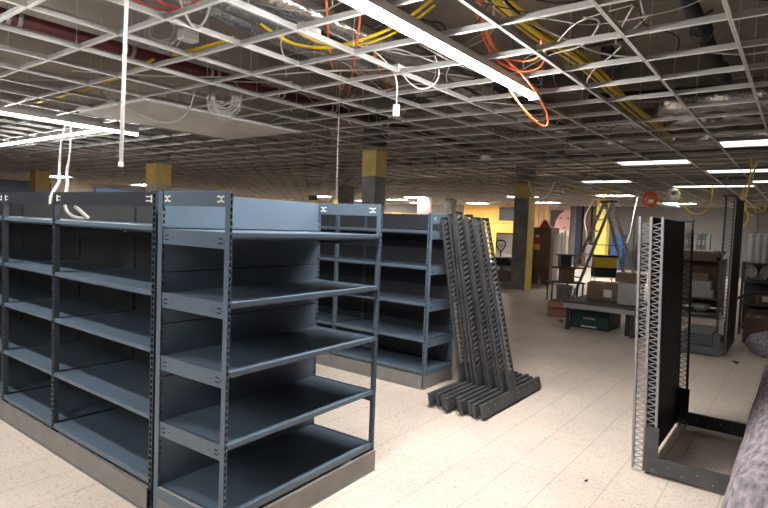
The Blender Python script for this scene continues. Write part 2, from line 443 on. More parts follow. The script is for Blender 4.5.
# ------------------------------------------------------------------ lattice uprights
def lattice(b, ys, x0, x1, z0, z1, mr, mb_, rw=.02, pitch=.042, bw=.006, skip=False):
    """rails at each y in ys, zig-zag braces between them; thickness x0..x1"""
    for y in ys: b.box(x0, x1, y - rw / 2, y + rw / 2, z0, z1, mr, .002)
    xm = (x0 + x1) / 2
    for ya, yb in zip(ys, ys[1:]):
        z = z0 + .01
        while z < z1 - pitch:
            b.bar((xm, ya, z), (xm, yb, z + pitch * .5), bw, .007, mb_, up=(1, 0, 0))
            b.bar((xm, yb, z + pitch * .5), (xm, ya, z + pitch), bw, .007, mb_, up=(1, 0, 0)); z += pitch
def swap(b):    # turn the y axis of what was built into x
    for v in b.bm.verts: v.co = Vector((v.co.y, -v.co.x, v.co.z))
def stack_upright():
    t = thing('lattice_upright', 'x', 'shelving upright')
    b = MB()
    for y in (-.060, .060): b.box(-.014, .014, y - .012, y + .012, .11, 1.80, 'lattice_grey', .002)
    z = .30
    while z < 1.76:
        b.bar((0, -.054, z), (0, .054, z + .032), .014, .022, 'lattice_highlight', up=(1, 0, 0))
        z += .050
    b.box(-.010, .010, -.045, .045, .10, .31, 'foot_grey', .002)
    swap(b); b.build('post', t)
    MB().box(-.066, .066, -.019, .019, 1.795, 1.815, 'black_plastic', .006).build('cap', t)
    for sg, ln in ((-1, .645), (1, .66)):
        b = MB(); x0, x1 = (-ln, -.004) if sg < 0 else (.004, ln)
        b.box(x0, x1, -.014, .014, .025, .135, 'foot_grey', .004)
        b.box(x0 if sg < 0 else .004, -.004 if sg < 0 else x1, .012, .020, .128, .138, 'foot_grey')
        if sg < 0: b.box(-.07, -.004, -.016, .016, .13, .30, 'foot_grey', .003)
        else: b.box(.004, .07, -.016, .016, .13, .28, 'foot_grey', .003)
        for k in range(4): b.lathe([(.006, -.002), (.006, .002)], (x0 + (x1 - x0) * (.15 + .22 * k), -.015, .09), 'zinc', 8, 'Y')
        f = b.build('foot', t)
        xe = x0 + .04 if sg < 0 else x1 - .04
        MB().lathe([(.016, 0), (.016, .006), (.006, .008), (.006, .045)], (xe, 0, 0), 'zinc', 10).build('levelling_screw', f)
    MB().lathe([(.016, 0), (.016, .006), (.006, .008), (.006, .045)], (0, 0, 0), 'zinc', 10).build('levelling_screw', t)
    return t
ordn = ['frontmost', 'second from the front', 'third from the front', 'fourth from the front', 'middle one, fifth from the front', 'sixth from the front', 'third from the shelves', 'second from the shelves', 'closest against the shelving end']
proto = stack_upright()
for i in range(9):
    o = proto if i == 0 else copy_tree(proto)
    vb = 2.10 + .066 * i; vt = 2.51 + .054 * i
    o.location = (4.93 + (0, -.03, .02, -.02, .035, -.04, .0, .02, -.03)[i], vb, 0)
    o.rotation_euler.x = -math.asin((vt - vb) / 1.8)
    s = (1, .995, 1.0, 1.012, .99, 1.022, 1.0, 1.008, .985)[i]; o.scale = (s, s, s)
    tag(o, 'grey lattice shelf upright leaning in the stack, ' + ordn[i], 'shelving upright', 'lattice uprights leaning at the gondola end')

def frame_bay(name, label, loc, h, lean, npanel, foot_dir, big):
    """two double lattice uprights joined by black back panels; feet to -y or +y"""
    t = thing(name, label, 'shelving frame', loc)
    s = foot_dir
    def shear(b):
        for v in b.bm.verts: v.co.y += lean * v.co.z
        return b
    for x in (0., 1.27):
        b = MB()
        if big:
            lattice(b, (-.05, .05), x - .016, x + .016, .05, h, 'black_panel', 'lattice_grey', .022, .05)
            b.box(x - .014, x + .014, -.066, -.058, .05, h - .02, 'lattice_light')
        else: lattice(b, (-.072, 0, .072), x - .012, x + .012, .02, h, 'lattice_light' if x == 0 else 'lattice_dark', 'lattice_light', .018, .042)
        u = shear(b).build('upright', t)
        if big or x: shear(MB().box(x - .022, x + .022, -.085, .085, h - .002, h + .02, 'black_plastic', .008)).build('cap', u)
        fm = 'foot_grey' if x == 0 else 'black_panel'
        b = MB(); y0, y1 = s * .086, s * .56
        b.poly([(x - .024, y0, .025), (x - .024, y1, .025), (x - .024, y1, .115), (x - .024, y1 - s * .02, .135), (x - .024, y0, .135)], .03, fm, (1, 0, 0))
        ys = sorted((s * -.004, s * .086)); b.box(x - .024, x - .012, ys[0], ys[1], .025, .34, fm, .002)
        for k in range(6): b.lathe([(.004, -.001), (.004, .001)], (x - .025, s * (.06 + .09 * k), .05 + .04 * (k % 2)), 'zinc', 8, 'X')
        f = b.build('foot', u)
        for yy in (s * .53, s * .02):
            MB().lathe([(.017, 0), (.017, .006), (.007, .008), (.007, .05)], (x, yy, 0), 'zinc', 10).build('levelling_screw', f)
    ph = (h - .05) / npanel
    yp = -.055 if big else 0
    for k in range(npanel):
        z0 = .05 + k * ph
        b = MB()
        b.box(.018, 1.25, yp - .014, yp + .014, z0 + .001, z0 + ph - .001, 'black_panel', .004)
        shear(b).build('back_panel', t)
    if not big: MB().box(.02, 1.25, s * .072, s * .084, .02, .036, 'steel_white', .002).build('tie_bar', t)
    return t
frame_bay('empty_gondola', 'bare black-backed shelving frame with pale lattice uprights on the empty floor', (4.155, .79, 0), 1.79, .030, 4, -1, False)
frame_bay('empty_gondola', 'tall black shelving frame standing by the cluttered tables', (8.9, .83, 0), 2.23, 0, 5, 1, True)
# slotted panels leaning at its foot
t = thing('shelf_stack', 'dark grey slotted shelf base full of flat panels at foot of tall black frame', 'shelf base', (8.95, .93, 0))
b = MB(); b.box(-.02, 1.2, .03, .46, .05, .12, 'metal_dark', .004); b.box(-.025, -.018, .0, .47, .05, .30, 'foot_grey', .003); b.build('base', t)
for k in range(4):
    b = MB(); b.box(-.028, .9, .02, .44 - .02 * k, .13 + k * .045, .165 + k * .045, 'metal_dark', .004); b.build('panel', t)

# ------------------------------------------------------------------ strip lights
def batten(x, y, z, ln, along, label, m='lamp_on', wd=.10, wires=True, hh=.07):
    t = thing('strip_light', label, 'strip light', (x, y, z), 0 if along == 'x' else PI / 2)
    b = MB(); b.box(0, ln, -wd / 2, wd / 2, .012, hh, 'lamp_body', .006); b.build('housing', t)
    b = MB(); n = 8; pr = [(wd / 2 - .006) * math.cos(PI * k / n) for k in range(n + 1)]; pz = [.012 - .03 * math.sin(PI * k / n) for k in range(n + 1)]
    b.poly([(.012, p, q) for p, q in zip(pr, pz)], ln - .024, m, (1, 0, 0)); b.build('diffuser', t)
    for xx in (0, ln - .012): MB().box(xx, xx + .012, -wd / 2, wd / 2, -.02, .07, 'white_plastic', .003).build('end_cap', t)
    if wires:
        for xx in (ln * .18, ln * .82): MB().tube([(xx, 0, .07), (xx, 0, ZC - z)], .002, 'grid_web', 5).build('suspension_wire', t)
    return t
batten(1.75, 2.03, 2.87, 3.1, 'x', 'bright strip light hanging over the aisle in front of the open bay')
batten(1.35, 8.05, 2.87, 3.05, 'x', 'lit strip light under the grid above the dark gondola run', m='lamp_left', wd=.05, hh=.15)
batten(4.02, 8.25, 2.90, 4.4, 'y', 'lit strip light running crosswise behind the one above the dark gondola', m='lamp_left', wd=.06)
batten(-3.6, 2.03, 2.87, 3.1, 'x', 'lit strip light behind the viewer in the row of the aisle light')
batten(.85, 3.15, 2.87, 3.0, 'y', 'unseen lit strip light placed beside the gondola front', 'lamp_side')  # unseen lamp, placed to brighten the floor at left
def led_panel(ix, iy, label, nx=1, ny=2, m='lamp_far'):
    x, y = 3.856 + .602 * ix, 1.624 + .6 * iy
    t = thing('ceiling_light', label, 'ceiling light', (x, y, ZG))
    w, d = .602 * nx - .03, .6 * ny - .03
    b = MB()
    for q in ((.015, .015 + w, .015, .035), (.015, .015 + w, d - .005, d + .015), (.015, .035, .015, d + .015), (w - .005, w + .015, .015, d + .015)): b.box(*q, .004, .06, 'lamp_body')
    b.box(.015, w + .015, .015, d + .015, .05, .06, 'lamp_body'); b.build('frame', t)
    MB().box(.036, w - .006, .036, d - .006, .012, .03, m).build('diffuser', t)
for ix, iy, s_ in [(26, 5, 'over the ladder'), (34, 3, 'near the grey back wall'), (27, 11, 'over the wrapped tall carton'), (34, 12, 'before the face poster'), (36, 19, 'in front of the yellow wall'),
                  (28, 20, 'over the far middle aisle'), (33, 29, 'before the wood panelling'), (14, 34, 'by the far left wall'), (8, 33, 'before the navy wall stretch'), (31, 24, 'nearer the wood panelling'), (36, 25, 'right against the wood panelling'), (37, 31, 'at the far end of the wood panelling'), (27, 29, 'beyond the far concrete columns')]:
    led_panel(ix, iy, 'far lit ceiling panel light ' + s_)
for ix, iy, ny, s_ in [(8, -3, 2, 'beyond the black pipe'), (14, -3, 3, 'above the tall black frame'), (17, 3, 2, 'short of the ladder column'), (20, -1, 3, 'before the orange cable ring'), (18, -3, 2, 'second beyond the black pipe elbow'), (11, 0, 2, 'left of the tall black frame top')]:
    led_panel(ix, iy, 'added glowing ceiling panel ' + s_, 1, ny, 'panel_glow')
# ------------------------------------------------------------------ plenum services
t = thing('sprinkler_main', 'dark red pipe with silver collars running above the ceiling grid', 'pipe', (0, 5.75, 3.38))
MB().tube([(-1, 0, 0), (14, 0, 0)], .062, 'red_pipe', 16).build('pipe', t)
for k in range(6):
    for dx in (0, .09):
        MB().lathe([(.064, 0), (.070, .004), (.070, .036), (.064, .04)], (1.9 + k * 1.05 + dx, 0, 0), 'silver', 18, 'X').build('collar', t)
for k, (y, z, x0, x1) in enumerate([(3.35, 3.42, 1.2, 9.5), (3.62, 3.47, 1.0, 9.8), (3.92, 3.42, .9, 9.2), (4.2, 3.5, .8, 9.6)]):
    pts = []; rs = []; x = x0; j = 0
    while x < x1:
        pts.append((x, y + .05 * math.sin(x * .9 + k), z + .03 * math.sin(x * 1.3 + 2 * k))); rs.append(.10 if j % 2 else .088); x += .045; j += 1
    o = MB().tube(pts, rs, 'foil', 14).build('flexible_duct')
    tag(o, 'silver ribbed flexible duct above the grid, ' + ('closest to the aisle light', 'second from the aisle light', 'third from the aisle light', 'farthest from the aisle light')[k], 'duct', 'silver ducts in the ceiling void')
t = thing('drain_pipe', 'thick black pipe with couplings and an elbow above the grid', 'pipe', (0, .78, 3.36))
MB().tube([(2.5, 0, .02), (7.15, 0, 0), (7.3, .02, 0), (7.38, .1, 0), (7.40, .25, 0), (7.2, 1.5, .0)], .06, 'black_rubber', 16).build('pipe', t)
for x in (5.2, 6.5):
    MB().lathe([(.062, 0), (.085, .01), (.085, .09), (.062, .1)], (x, 0, 0), 'black_plastic', 18, 'X').build('coupling', t)
for k, (x, y) in enumerate([(5.35, 1.55), (6.9, .05)]):
    b = MB(); b.box(x - .06, x + .06, y - .05, y + .05, 3.28, 3.38, 'black_plastic', .01); b.box(x - .03, x + .03, y - .09, y - .04, 3.18, 3.27, 'black_plastic', .01); b.bar((x, y, 3.38), (x, y, ZC), .008, .008, 'grid_web')
    tag(b.build('damper_motor'), ('small black actuator box hung above grid left of black pipe', 'small black actuator box hung above grid right of black pipe')[k], 'actuator')
for k in range(3):     # foil wrapped ducts far right
    x0, y, z, r = [(8.2, -.6, 3.45, .2), (9.6, .8, 3.5, .18), (11.2, 1.7, 3.45, .22)][k]
    pts = [(x0 + .06 * math.sin(j), y - 2.6 + j * .14, z + .02 * math.sin(j * 1.7)) for j in range(36)]
    tag(MB().tube(pts, [r * (1 + .05 * math.sin(j * 2.1)) for j in range(36)], 'foil', 16).build('foil_duct'), 'foil wrapped duct crossing above grid on the right, ' + ('closest', 'middle', 'farthest'), 'duct') if False else tag(
        MB().tube(pts, [r * (1 + .05 * math.sin(j * 2.1)) for j in range(36)], 'foil', 16).build('foil_duct'), 'crinkled foil wrapped duct crossing above the grid, ' + ('closest to the black pipe', 'second beyond the black pipe', 'third beyond the black pipe')[k], 'duct')
# yellow bundle
t = thing('cable_bundle', 'thick bundle of yellow and dark cables draped above the grid', 'cable bundle')
YB = [(3.0, 1.80), (3.47, 1.82), (3.78, 1.84), (4.52, 1.87), (5.19, 1.80), (6.14, 1.84), (7.38, 1.89), (8.9, 1.84), (10.4, 1.9)]
for k in range(8):
    dy = (k % 4 - 1.5) * .032; dz = (k // 4) * .035
    pts = [(x, y + dy + .02 * math.sin(x * 2.1 + k), 3.28 + dz + .03 * math.sin(x * 1.1 + .4 * k)) for x, y in YB]
    curve('cable', pts, .015, 'cable_blue' if k in (2, 5) else 'cable_yellow', t)
cab = [
 ('orange cable hanging in a loop past the end of the aisle light', 'cable_orange', .009, [(3.13, 1.77, 3.3), (3.47, 1.86, 3.1), (3.86, 1.98, 3.05), (4.05, 1.92, 2.97), (4.4, 1.9, 2.92), (4.84, 1.88, 2.72), (4.9, 1.90, 2.58), (4.75, 1.97, 2.62), (4.5, 2.12, 2.85), (4.3, 2.14, 3.05)]),
 ('orange cable strung across to the yellow bundle', 'cable_orange', .009, [(3.1, 1.72, 3.3), (3.4, 1.83, 3.12), (3.75, 1.98, 3.06), (4.1, 1.96, 3.0), (4.24, 1.80, 3.0), (4.1, 1.66, 3.0), (3.9, 1.6, 3.05)]),
 ('short orange cable curling below the yellow bundle', 'cable_orange', .009, [(3.55, 1.95, 3.2), (3.8, 2.0, 3.0), (4.1, 1.98, 2.94), (4.35, 1.84, 2.94), (4.3, 1.70, 2.99), (4.1, 1.66, 3.1)]),
 ('orange cable dangling beside the silver ducts', 'cable_orange', .008, [(2.64, 2.57, 3.3), (3.14, 3.0, 3.1), (3.6, 3.4, 3.06), (4.2, 3.85, 3.06), (4.69, 4.23, 3.12), (4.9, 4.4, 3.3)]),
 ('second orange cable dropping over a grid runner', 'cable_orange', .008, [(2.7, 2.3, 3.4), (2.84, 2.4, 3.2), (3.2, 2.75, 3.08), (3.53, 3.06, 3.05), (4.25, 3.7, 3.08), (5.1, 4.54, 3.15)]),
 ('short orange cable behind the hanging socket', 'cable_orange', .009, [(3.75, 3.05, 3.2), (3.96, 3.17, 3.1), (4.3, 3.35, 3.06), (4.76, 3.61, 3.1)]),
 ('yellow cable sagging above the middle of the grid', 'cable_yellow', .013, [(2.9, 3.5, 3.2), (3.04, 3.4, 3.1), (3.17, 3.33, 3.07), (3.31, 3.13, 3.06), (3.32, 2.83, 3.08), (3.33, 2.48, 3.12), (3.24, 2.14, 3.2), (3.15, 1.84, 3.3)]),
 ('second yellow cable sagging just beside the first', 'cable_yellow', .010, [(3.1, 3.35, 3.2), (3.25, 3.25, 3.1), (3.45, 3.05, 3.1), (3.5, 2.8, 3.12), (3.45, 2.5, 3.15), (3.4, 2.2, 3.25)]),
 ('yellow cable lying along the grid by the white connector box', 'cable_yellow', .014, [(2.65, 4.3, 3.02), (2.66, 4.05, 3.02), (2.70, 3.8, 3.03), (2.72, 3.6, 3.06)]),
 ('long yellow cable crossing beyond the white connector box', 'cable_yellow', .014, [(2.91, 7.79, 3.02), (2.91, 6.58, 3.02), (2.85, 5.9, 3.02), (2.79, 5.4, 3.03), (2.7, 4.7, 3.05)]),
 ('pink-red cable looping over the grid at the top', 'cable_red', .008, [(1.9, 3.9, 3.3), (2.05, 3.85, 3.16), (2.19, 3.8, 3.13), (2.31, 3.61, 3.13), (2.32, 3.35, 3.2), (2.3, 3.1, 3.35)]),
 ('second pink-red cable looping over the grid', 'cable_red', .008, [(2.0, 3.8, 3.3), (2.15, 3.65, 3.1), (2.3, 3.5, 3.1), (2.4, 3.2, 3.2), (2.4, 2.9, 3.35)]),
 ('white cable drooping in a deep loop at the top', 'cable_white', .008, [(1.85, 3.1, 3.3), (1.97, 3.17, 3.02), (2.22, 3.42, 2.97), (2.29, 3.43, 2.96), (2.25, 3.27, 2.98), (2.09, 2.98, 3.0), (2.0, 2.85, 3.2)]),
 ('long white cable lying across the runners beyond the coil', 'cable_white', .007, [(2.4, 5.6, 3.0), (3.0, 5.0, 3.0), (3.4, 4.2, 2.99), (3.6, 3.4, 3.01), (3.9, 2.9, 3.0), (4.2, 2.6, 3.1)]),
 ('white cable run alongside the aisle light above the grid', 'cable_white', .008, [(2.9, 2.35, 3.2), (3.4, 2.42, 3.1), (4.0, 2.40, 3.06), (4.6, 2.36, 3.08), (5.3, 2.3, 3.05), (5.9, 2.2, 3.2)]),
 ('second white cable run alongside the aisle light', 'cable_white', .008, [(2.9, 2.55, 3.2), (3.5, 2.52, 3.12), (4.1, 2.55, 3.08), (4.9, 2.45, 3.1), (5.6, 2.35, 3.15)]),
 ('thin white cable hanging straight down behind the open bay', 'cable_white', .006, [(5.09, 4.63, 3.5), (5.09, 4.63, 2.95), (5.08, 4.63, 2.4), (5.09, 4.62, 1.95)]),
 ('left one of two white leads hanging onto the dark gondola', 'cable_white', .011, [(3.36, 8.0, 2.88), (3.28, 7.9, 2.7), (2.90, 7.05, 2.42), (2.45, 5.96, 2.19), (2.0, 4.88, 1.95), (1.72, 4.18, 1.86), (1.63, 4.10, 1.79), (1.64, 4.13, 1.72)]),
 ('right one of two white leads hanging onto the dark gondola', 'cable_white', .011, [(3.42, 8.0, 2.88), (3.36, 7.85, 2.7), (3.00, 7.02, 2.42), (2.53, 5.94, 2.20), (2.05, 4.88, 1.97), (1.80, 4.22, 1.88), (1.70, 4.10, 1.72), (1.72, 4.02, 1.63), (1.80, 3.95, 1.625), (1.76, 3.86, 1.64), (1.70, 3.92, 1.72), (1.74, 4.0, 1.70), (1.80, 3.92, 1.63)]),
 ('thin grey cable tangled along the left part of the grid', 'cable_grey', .007, [(2.2, 6.9, 3.05), (2.5, 6.2, 3.0), (2.9, 5.5, 3.02), (3.1, 4.9, 3.06), (3.5, 4.6, 3.0), (4.0, 4.3, 3.1)]),
 ('thin grey cable sagging below the grid near the white board', 'cable_grey', .007, [(3.0, 6.3, 3.0), (3.3, 6.0, 2.75), (3.5, 5.6, 2.62), (3.5, 5.3, 2.8), (3.4, 5.1, 3.05)]),
 ('black flexible cable arching behind the black pipe', 'black_rubber', .012, [(5.0, 2.2, 3.3), (5.4, 1.7, 3.42), (5.4, 1.1, 3.45), (5.2, .7, 3.5)]),
 ('white cable swagging below the grid beyond the ladder column', 'cable_white', .016, [(14.0, 5.9, 3.0), (14.05, 5.85, 2.6), (14.1, 5.6, 2.4), (14.15, 5.35, 2.6), (14.2, 5.25, 3.0)]),
 ('yellow cable festooned over the ladder top', 'cable_yellow', .016, [(15, 5.2, 3.0), (15.5, 5.0, 2.75), (16, 4.9, 2.7), (16.4, 4.7, 2.8), (17, 4.5, 3.0)]),
 ('yellow cable dangling right of the tall black frame', 'cable_yellow', .011, [(11.0, .78, 3.0), (11.0, .75, 2.6), (11.05, .85, 2.3), (11.1, .78, 2.1), (11.1, .74, 1.95), (11.1, .86, 1.85)]),
 ('pale cable dangling with the yellow one at right edge', 'cable_white', .010, [(11.1, .70, 3.0), (11.1, .72, 2.6), (11.1, .92, 2.25), (11.1, .98, 2.15), (11.1, .96, 2.4)]),
 ('second yellow cable dangling among the leads at the right edge', 'cable_yellow', .010, [(11.1, .66, 3.0), (11.1, .76, 2.7), (11.15, .94, 2.4), (11.1, .86, 2.15), (11.1, .70, 2.05)]),
 ('yellow cable ring hung at the right edge', 'cable_yellow', .010, [(11.3 , .62 + .08 * math.cos(a), 2.2 + .08 * math.sin(a)) for a in [j * .62 for j in range(13)]]),
 ('pale yellow cable hanging in a loop before the grey wall', 'cable_yellow', .012, [(16.0, 2.7, 3.0), (16, 2.55, 2.4), (16, 2.2, 2.1), (16, 1.85, 2.4), (16, 1.9, 3.0)]),
 ('white cable dangling by the blue bin', 'cable_white', .014, [(20.0, 4.5, 3.0), (20, 4.7, 2.3), (20, 4.6, 1.6), (20, 4.9, 1.2)]),
 ('white cable hanging down the side of the yellow column', 'cable_white', .016, [(21.6, 6.4, 3.0), (21.6, 6.75, 2.4), (21.6, 6.8, 2.0), (21.6, 6.55, 1.5), (21.6, 6.7, 1.0)]),
]
for lb, m, r, pts in cab: tag(curve('cable', pts, r, m), lb, 'cable')
# loose thin wiring nobody could count: one tangle through the void and below the far grid
b = MB(); rr = random.Random(11)
def wire(p, n, step, zlo, zhi, r, m):
    pts = [Vector(p)]; d = rr.uniform(0, 6.28)
    for _ in range(n):
        d += rr.uniform(-.8, .8); q = pts[-1] + Vector((math.cos(d) * step, math.sin(d) * step, rr.uniform(-.12, .12)))
        q.z = min(max(q.z, zlo), zhi); pts.append(q)
    fine = []
    for k in range(len(pts) - 1):
        a = pts[max(k - 1, 0)]; b0 = pts[k]; c = pts[k + 1]; e = pts[min(k + 2, len(pts) - 1)]
        for t in (0, .25, .5, .75):
            fine.append(.5 * ((2 * b0) + (c - a) * t + (2 * a - 5 * b0 + 4 * c - e) * t * t + (3 * b0 - a - 3 * c + e) * t ** 3))
    fine.append(pts[-1]); b.tube(fine, r, m, 5)
for k in range(90):
    u = rr.uniform(1.5, 11); v = rr.uniform(-.3, 1) * 1.0 * u * .4 + rr.uniform(0, 1) * u
    wire((u, v, rr.uniform(3.0, 3.5)), rr.randint(4, 9), .35, 3.0, 3.7, rr.choice((.004, .005, .007)), rr.choice(('cable_grey', 'cable_white', 'cable_grey', 'black_rubber')))
for k in range(70):
    u = rr.uniform(12.5, 26); v = rr.uniform(.02, .62) * u
    wire((u, v, 3.05), rr.randint(4, 8), .22, 2.45, 3.1, rr.choice((.008, .012)), rr.choice(('cable_white', 'cable_white', 'cable_grey', 'cable_yellow')))
o = b.build('cable_tangle'); tag(o, 'tangle of thin loose wiring above the grid and drooping through it far back', 'wiring'); o['kind'] = 'stuff'
def coil(name, label, c, R0, n, m, r=.006, tilt=(.2, .3)):
    t = thing(name, label, 'cable coil', c)
    for k in range(n):
        rr = R0 * random.uniform(.6, 1.12); a0 = random.uniform(0, 6); ox, oz = random.uniform(-.035, .035), random.uniform(-.035, .035)
        pts = []
        for j in range(16):
            a = a0 + j * 2 * PI / 15
            pts.append((ox + rr * math.cos(a) * .6 + .02 * math.sin(k), rr * math.cos(a) * -.8 + ox, oz + rr * math.sin(a) + random.uniform(-.01, .01)))
        curve('loop', pts, r, m, t)
    return t
coil('cable_coil', 'big coil of grey cable hanging just below the grid above the white board', (3.66, 4.98, 2.93), .17, 12, 'cable_grey', .005)
coil('cable_coil', 'coil of grey cable above the grid beside a white connector', (2.55, 4.30, 3.18), .14, 10, 'cable_grey', .005)
coil('cable_coil', 'orange ring of cable hanging before the grey back wall', (14.2, 2.95, 2.48), .16, 6, 'cable_orange', .017)
coil('cable_coil', 'small white ring of cable beside the orange ring', (16, 2.75, 2.75), .14, 4, 'cable_white', .022)
b = MB(); b.box(-.07, .07, -.05, .05, -.03, .05, 'white_plastic', .01); b.tube([(0, 0, .05), (0, 0, .9)], .003, 'grid_web', 5)
tag(b.build('junction_box', None, (2.64, 4.08, 3.12)), 'small white junction box beside the grey coil', 'junction box')
b = MB(); b.box(-.06, .06, -.04, .04, -.03, .03, 'steel_white', .008)
tag(b.build('junction_box', None, (2.95, 2.98, 3.06)), 'grey junction box over the silver ducts', 'junction box')
t = thing('hanging_socket', 'white plug socket hanging on a lead under the grid centre', 'socket', (3.87, 2.86, 0))
b = MB(); b.box(-.022, .022, -.022, .022, 2.60, 2.70, 'white_plastic', .006); b.build('plug', t)
curve('lead', [(0, 0, 2.69), (.0, .0, 2.8), (.02, -.01, 2.95), (-.1, .1, 3.1), (-.3, .2, 3.2)], .006, 'cable_white', t)
b = MB(); b.box(-.05, .05, -.04, .04, 2.97, 3.03, 'steel_white', .006); b.build('junction_box', t)
curve('loop', [(.02, -.02, 2.98), (.1, -.12, 2.8), (.2, -.28, 2.86), (.2, -.32, 2.98), (.1, -.3, 3.1)], .005, 'cable_white', t)
b = MB(); b.tube([(1.735, 3.37, 1.98), (1.75, 3.355, 3.0), (1.775, 3.33, 3.84)], .012, 'white_plastic', 12); b.lathe([(.015, 0), (.015, .03)], (1.735, 3.37, 1.955), 'white_plastic', 12)
tag(b.build('conduit'), 'straight white conduit hanging from the ceiling over the dark gondola', 'conduit')
t = thing('smoke_detector', 'round white smoke detector hanging beneath the grid', 'smoke detector', (8.45, 4.34, 2.86))
MB().lathe([(.03, -.045), (.07, -.03), (.085, 0), (.085, .02), (.06, .035)], (0, 0, 0), 'white_plastic', 20).build('head', t)
curve('lead', [(0, 0, .03), (.01, 0, .12), (-.03, .03, .3)], .008, 'cable_red', t)
tag(MB().box(3.24, 5.5, 5.80, 7.35, 2.915, 2.945, 'white_board', .004).build('ceiling_board'), 'large plain white board lying in the ceiling grid', 'ceiling board')
for k, (ix, iy, nx, ny) in enumerate([(9, 4, 2, 2), (15, 0, 1, 2), (23, -4, 1, 4), (13, 2, 1, 1)]):
    x, y = 3.856 + .602 * ix, 1.624 + .6 * iy
    tag(MB().box(x + .015, x + .602 * nx - .015, y + .015, y + .6 * ny - .015, ZG + .044, ZG + .056, 'white_board').build('ceiling_tile'),
        ('grey-looking ceiling tiles left in the grid over the uprights', 'white ceiling tile left in grid short of the ladder', 'row of white ceiling tiles near the grey back wall', 'single ceiling tile left in grid before the concrete column')[k], 'ceiling tile')
tag(MB().box(16.2, 16.25, 15.8, 16.25, 2.55, 2.75, 'sign_green', .005).build('exit_sign'), 'small dark green exit sign under the far ceiling', 'sign')

# ------------------------------------------------------------------ rolled carpet
FOLD_A, FOLD_X = 46., .97
def carpet_roll():
    t = thing('carpet_roll', 'rolled mottled purple-grey felt carpet in the right corner', 'carpet roll', (1.7, -.06, .305))
    bm = bmesh.new(); NX, NA = 110, 150; turns = 3.35; th0 = PI * .93      # outer edge of the spiral lies on the side of the aisle
    ln = 6.4; rows = []
    for i in range(NX + 1):
        x = ln * i / NX; row = []
        for j in range(NA + 1):
            a = j / NA * turns * 2 * PI
            r = .302 - .021 * a / (2 * PI)
            r += .010 * noise.noise(Vector((x * 1.7, math.cos(a) * 1.4, math.sin(a) * 1.4)))
            if a < 1.2: r += (1.2 - a) / 1.2 * (.012 + .035 * max(0, noise.noise(Vector((x * 1.3 + 5, .3, 0)))))
            ang = th0 + a
            row.append(bm.verts.new((x + .015 * noise.noise(Vector((a, 3, 0))), r * math.cos(ang), r * math.sin(ang))))
        rows.append(row)
    for A, B in zip(rows, rows[1:]):
        for j in range(NA):
            f = bm.faces.new((A[j], B[j], B[j + 1], A[j + 1])); f.smooth = True
    me = bpy.data.meshes.new('carpet'); bm.to_mesh(me); bm.free(); me.materials.append(M['felt'])
    o = bpy.data.objects.new('carpet', me); COL.objects.link(o); o.parent = t
    so = o.modifiers.new('th', 'SOLIDIFY'); so.thickness = .010; so.offset = -1
    bm = bmesh.new(); rows = []
    for i in range(41):
        row = []; f = i / 40; w = max(0, math.sin(PI * f)) ** 1.5
        for j in range(17):
            g = j / 16; a = math.radians(FOLD_A + 62 * g + 10 * (f - .5))
            r = .316 + .006 * noise.noise(Vector((f * 3 + 4, g * 2, 1))) + w * .022 * max(0, 1 - g * 2.2) ** 1.5 - .022 * g ** 2 - .02 * (1 - w)
            row.append(bm.verts.new((FOLD_X + .62 * f - .10 * g, r * math.cos(a), r * math.sin(a))))
        rows.append(row)
    for A, B in zip(rows, rows[1:]):
        for j in range(16): bm.faces.new((A[j], B[j], B[j + 1], A[j + 1])).smooth = True
    me = bpy.data.meshes.new('loose_fold'); bm.to_mesh(me); bm.free(); me.materials.append(M['felt'])
    o = bpy.data.objects.new('loose_fold', me); COL.objects.link(o); o.parent = t
    so = o.modifiers.new('th', 'SOLIDIFY'); so.thickness = .009
    MB().lathe([(.04, 0), (.05, 0), (.05, 6.3), (.04, 6.3)], (.05, 0, 0), 'cardboard', 16, 'X').build('core_tube', t)
carpet_roll()

# ------------------------------------------------------------------ background things
def carton(name, label, loc, sx, sy, sz, m, rz=0, cat='box', open_=False, lab=None):
    t = thing(name, label, cat, loc, rz)
    b = MB()
    if open_:
        b.box(-sx / 2, sx / 2, -sy / 2, sy / 2, 0, .01, m)
        for q in ((-sx / 2, -sx / 2 + .008, -sy / 2, sy / 2), (sx / 2 - .008, sx / 2, -sy / 2, sy / 2), (-sx / 2, sx / 2, -sy / 2, -sy / 2 + .008), (-sx / 2, sx / 2, sy / 2 - .008, sy / 2)): b.box(*q, 0, sz, m)
    else: b.box(-sx / 2, sx / 2, -sy / 2, sy / 2, 0, sz, m, .006)
    b.build('body', t)
    if not open_: MB().box(-sx / 2 - .001, sx / 2 + .001, -.025, .025, sz - .0005, sz + .001, 'plywood').build('tape', t)
    else:
        b = MB(); b.poly([(-sx / 2, -sy / 2, sz), (-sx / 2 - .09, -sy / 2, sz - .10), (-sx / 2 - .09, sy / 2, sz - .10), (-sx / 2, sy / 2, sz)], .006, m, (.5, 0, .8)); b.build('flap', t)
    if lab: MB().box(-sx / 2 - .002, -sx / 2, lab[0], lab[1], lab[2], lab[3], lab[4] if len(lab) > 4 else 'label_white').build('sticker', t)
    return t

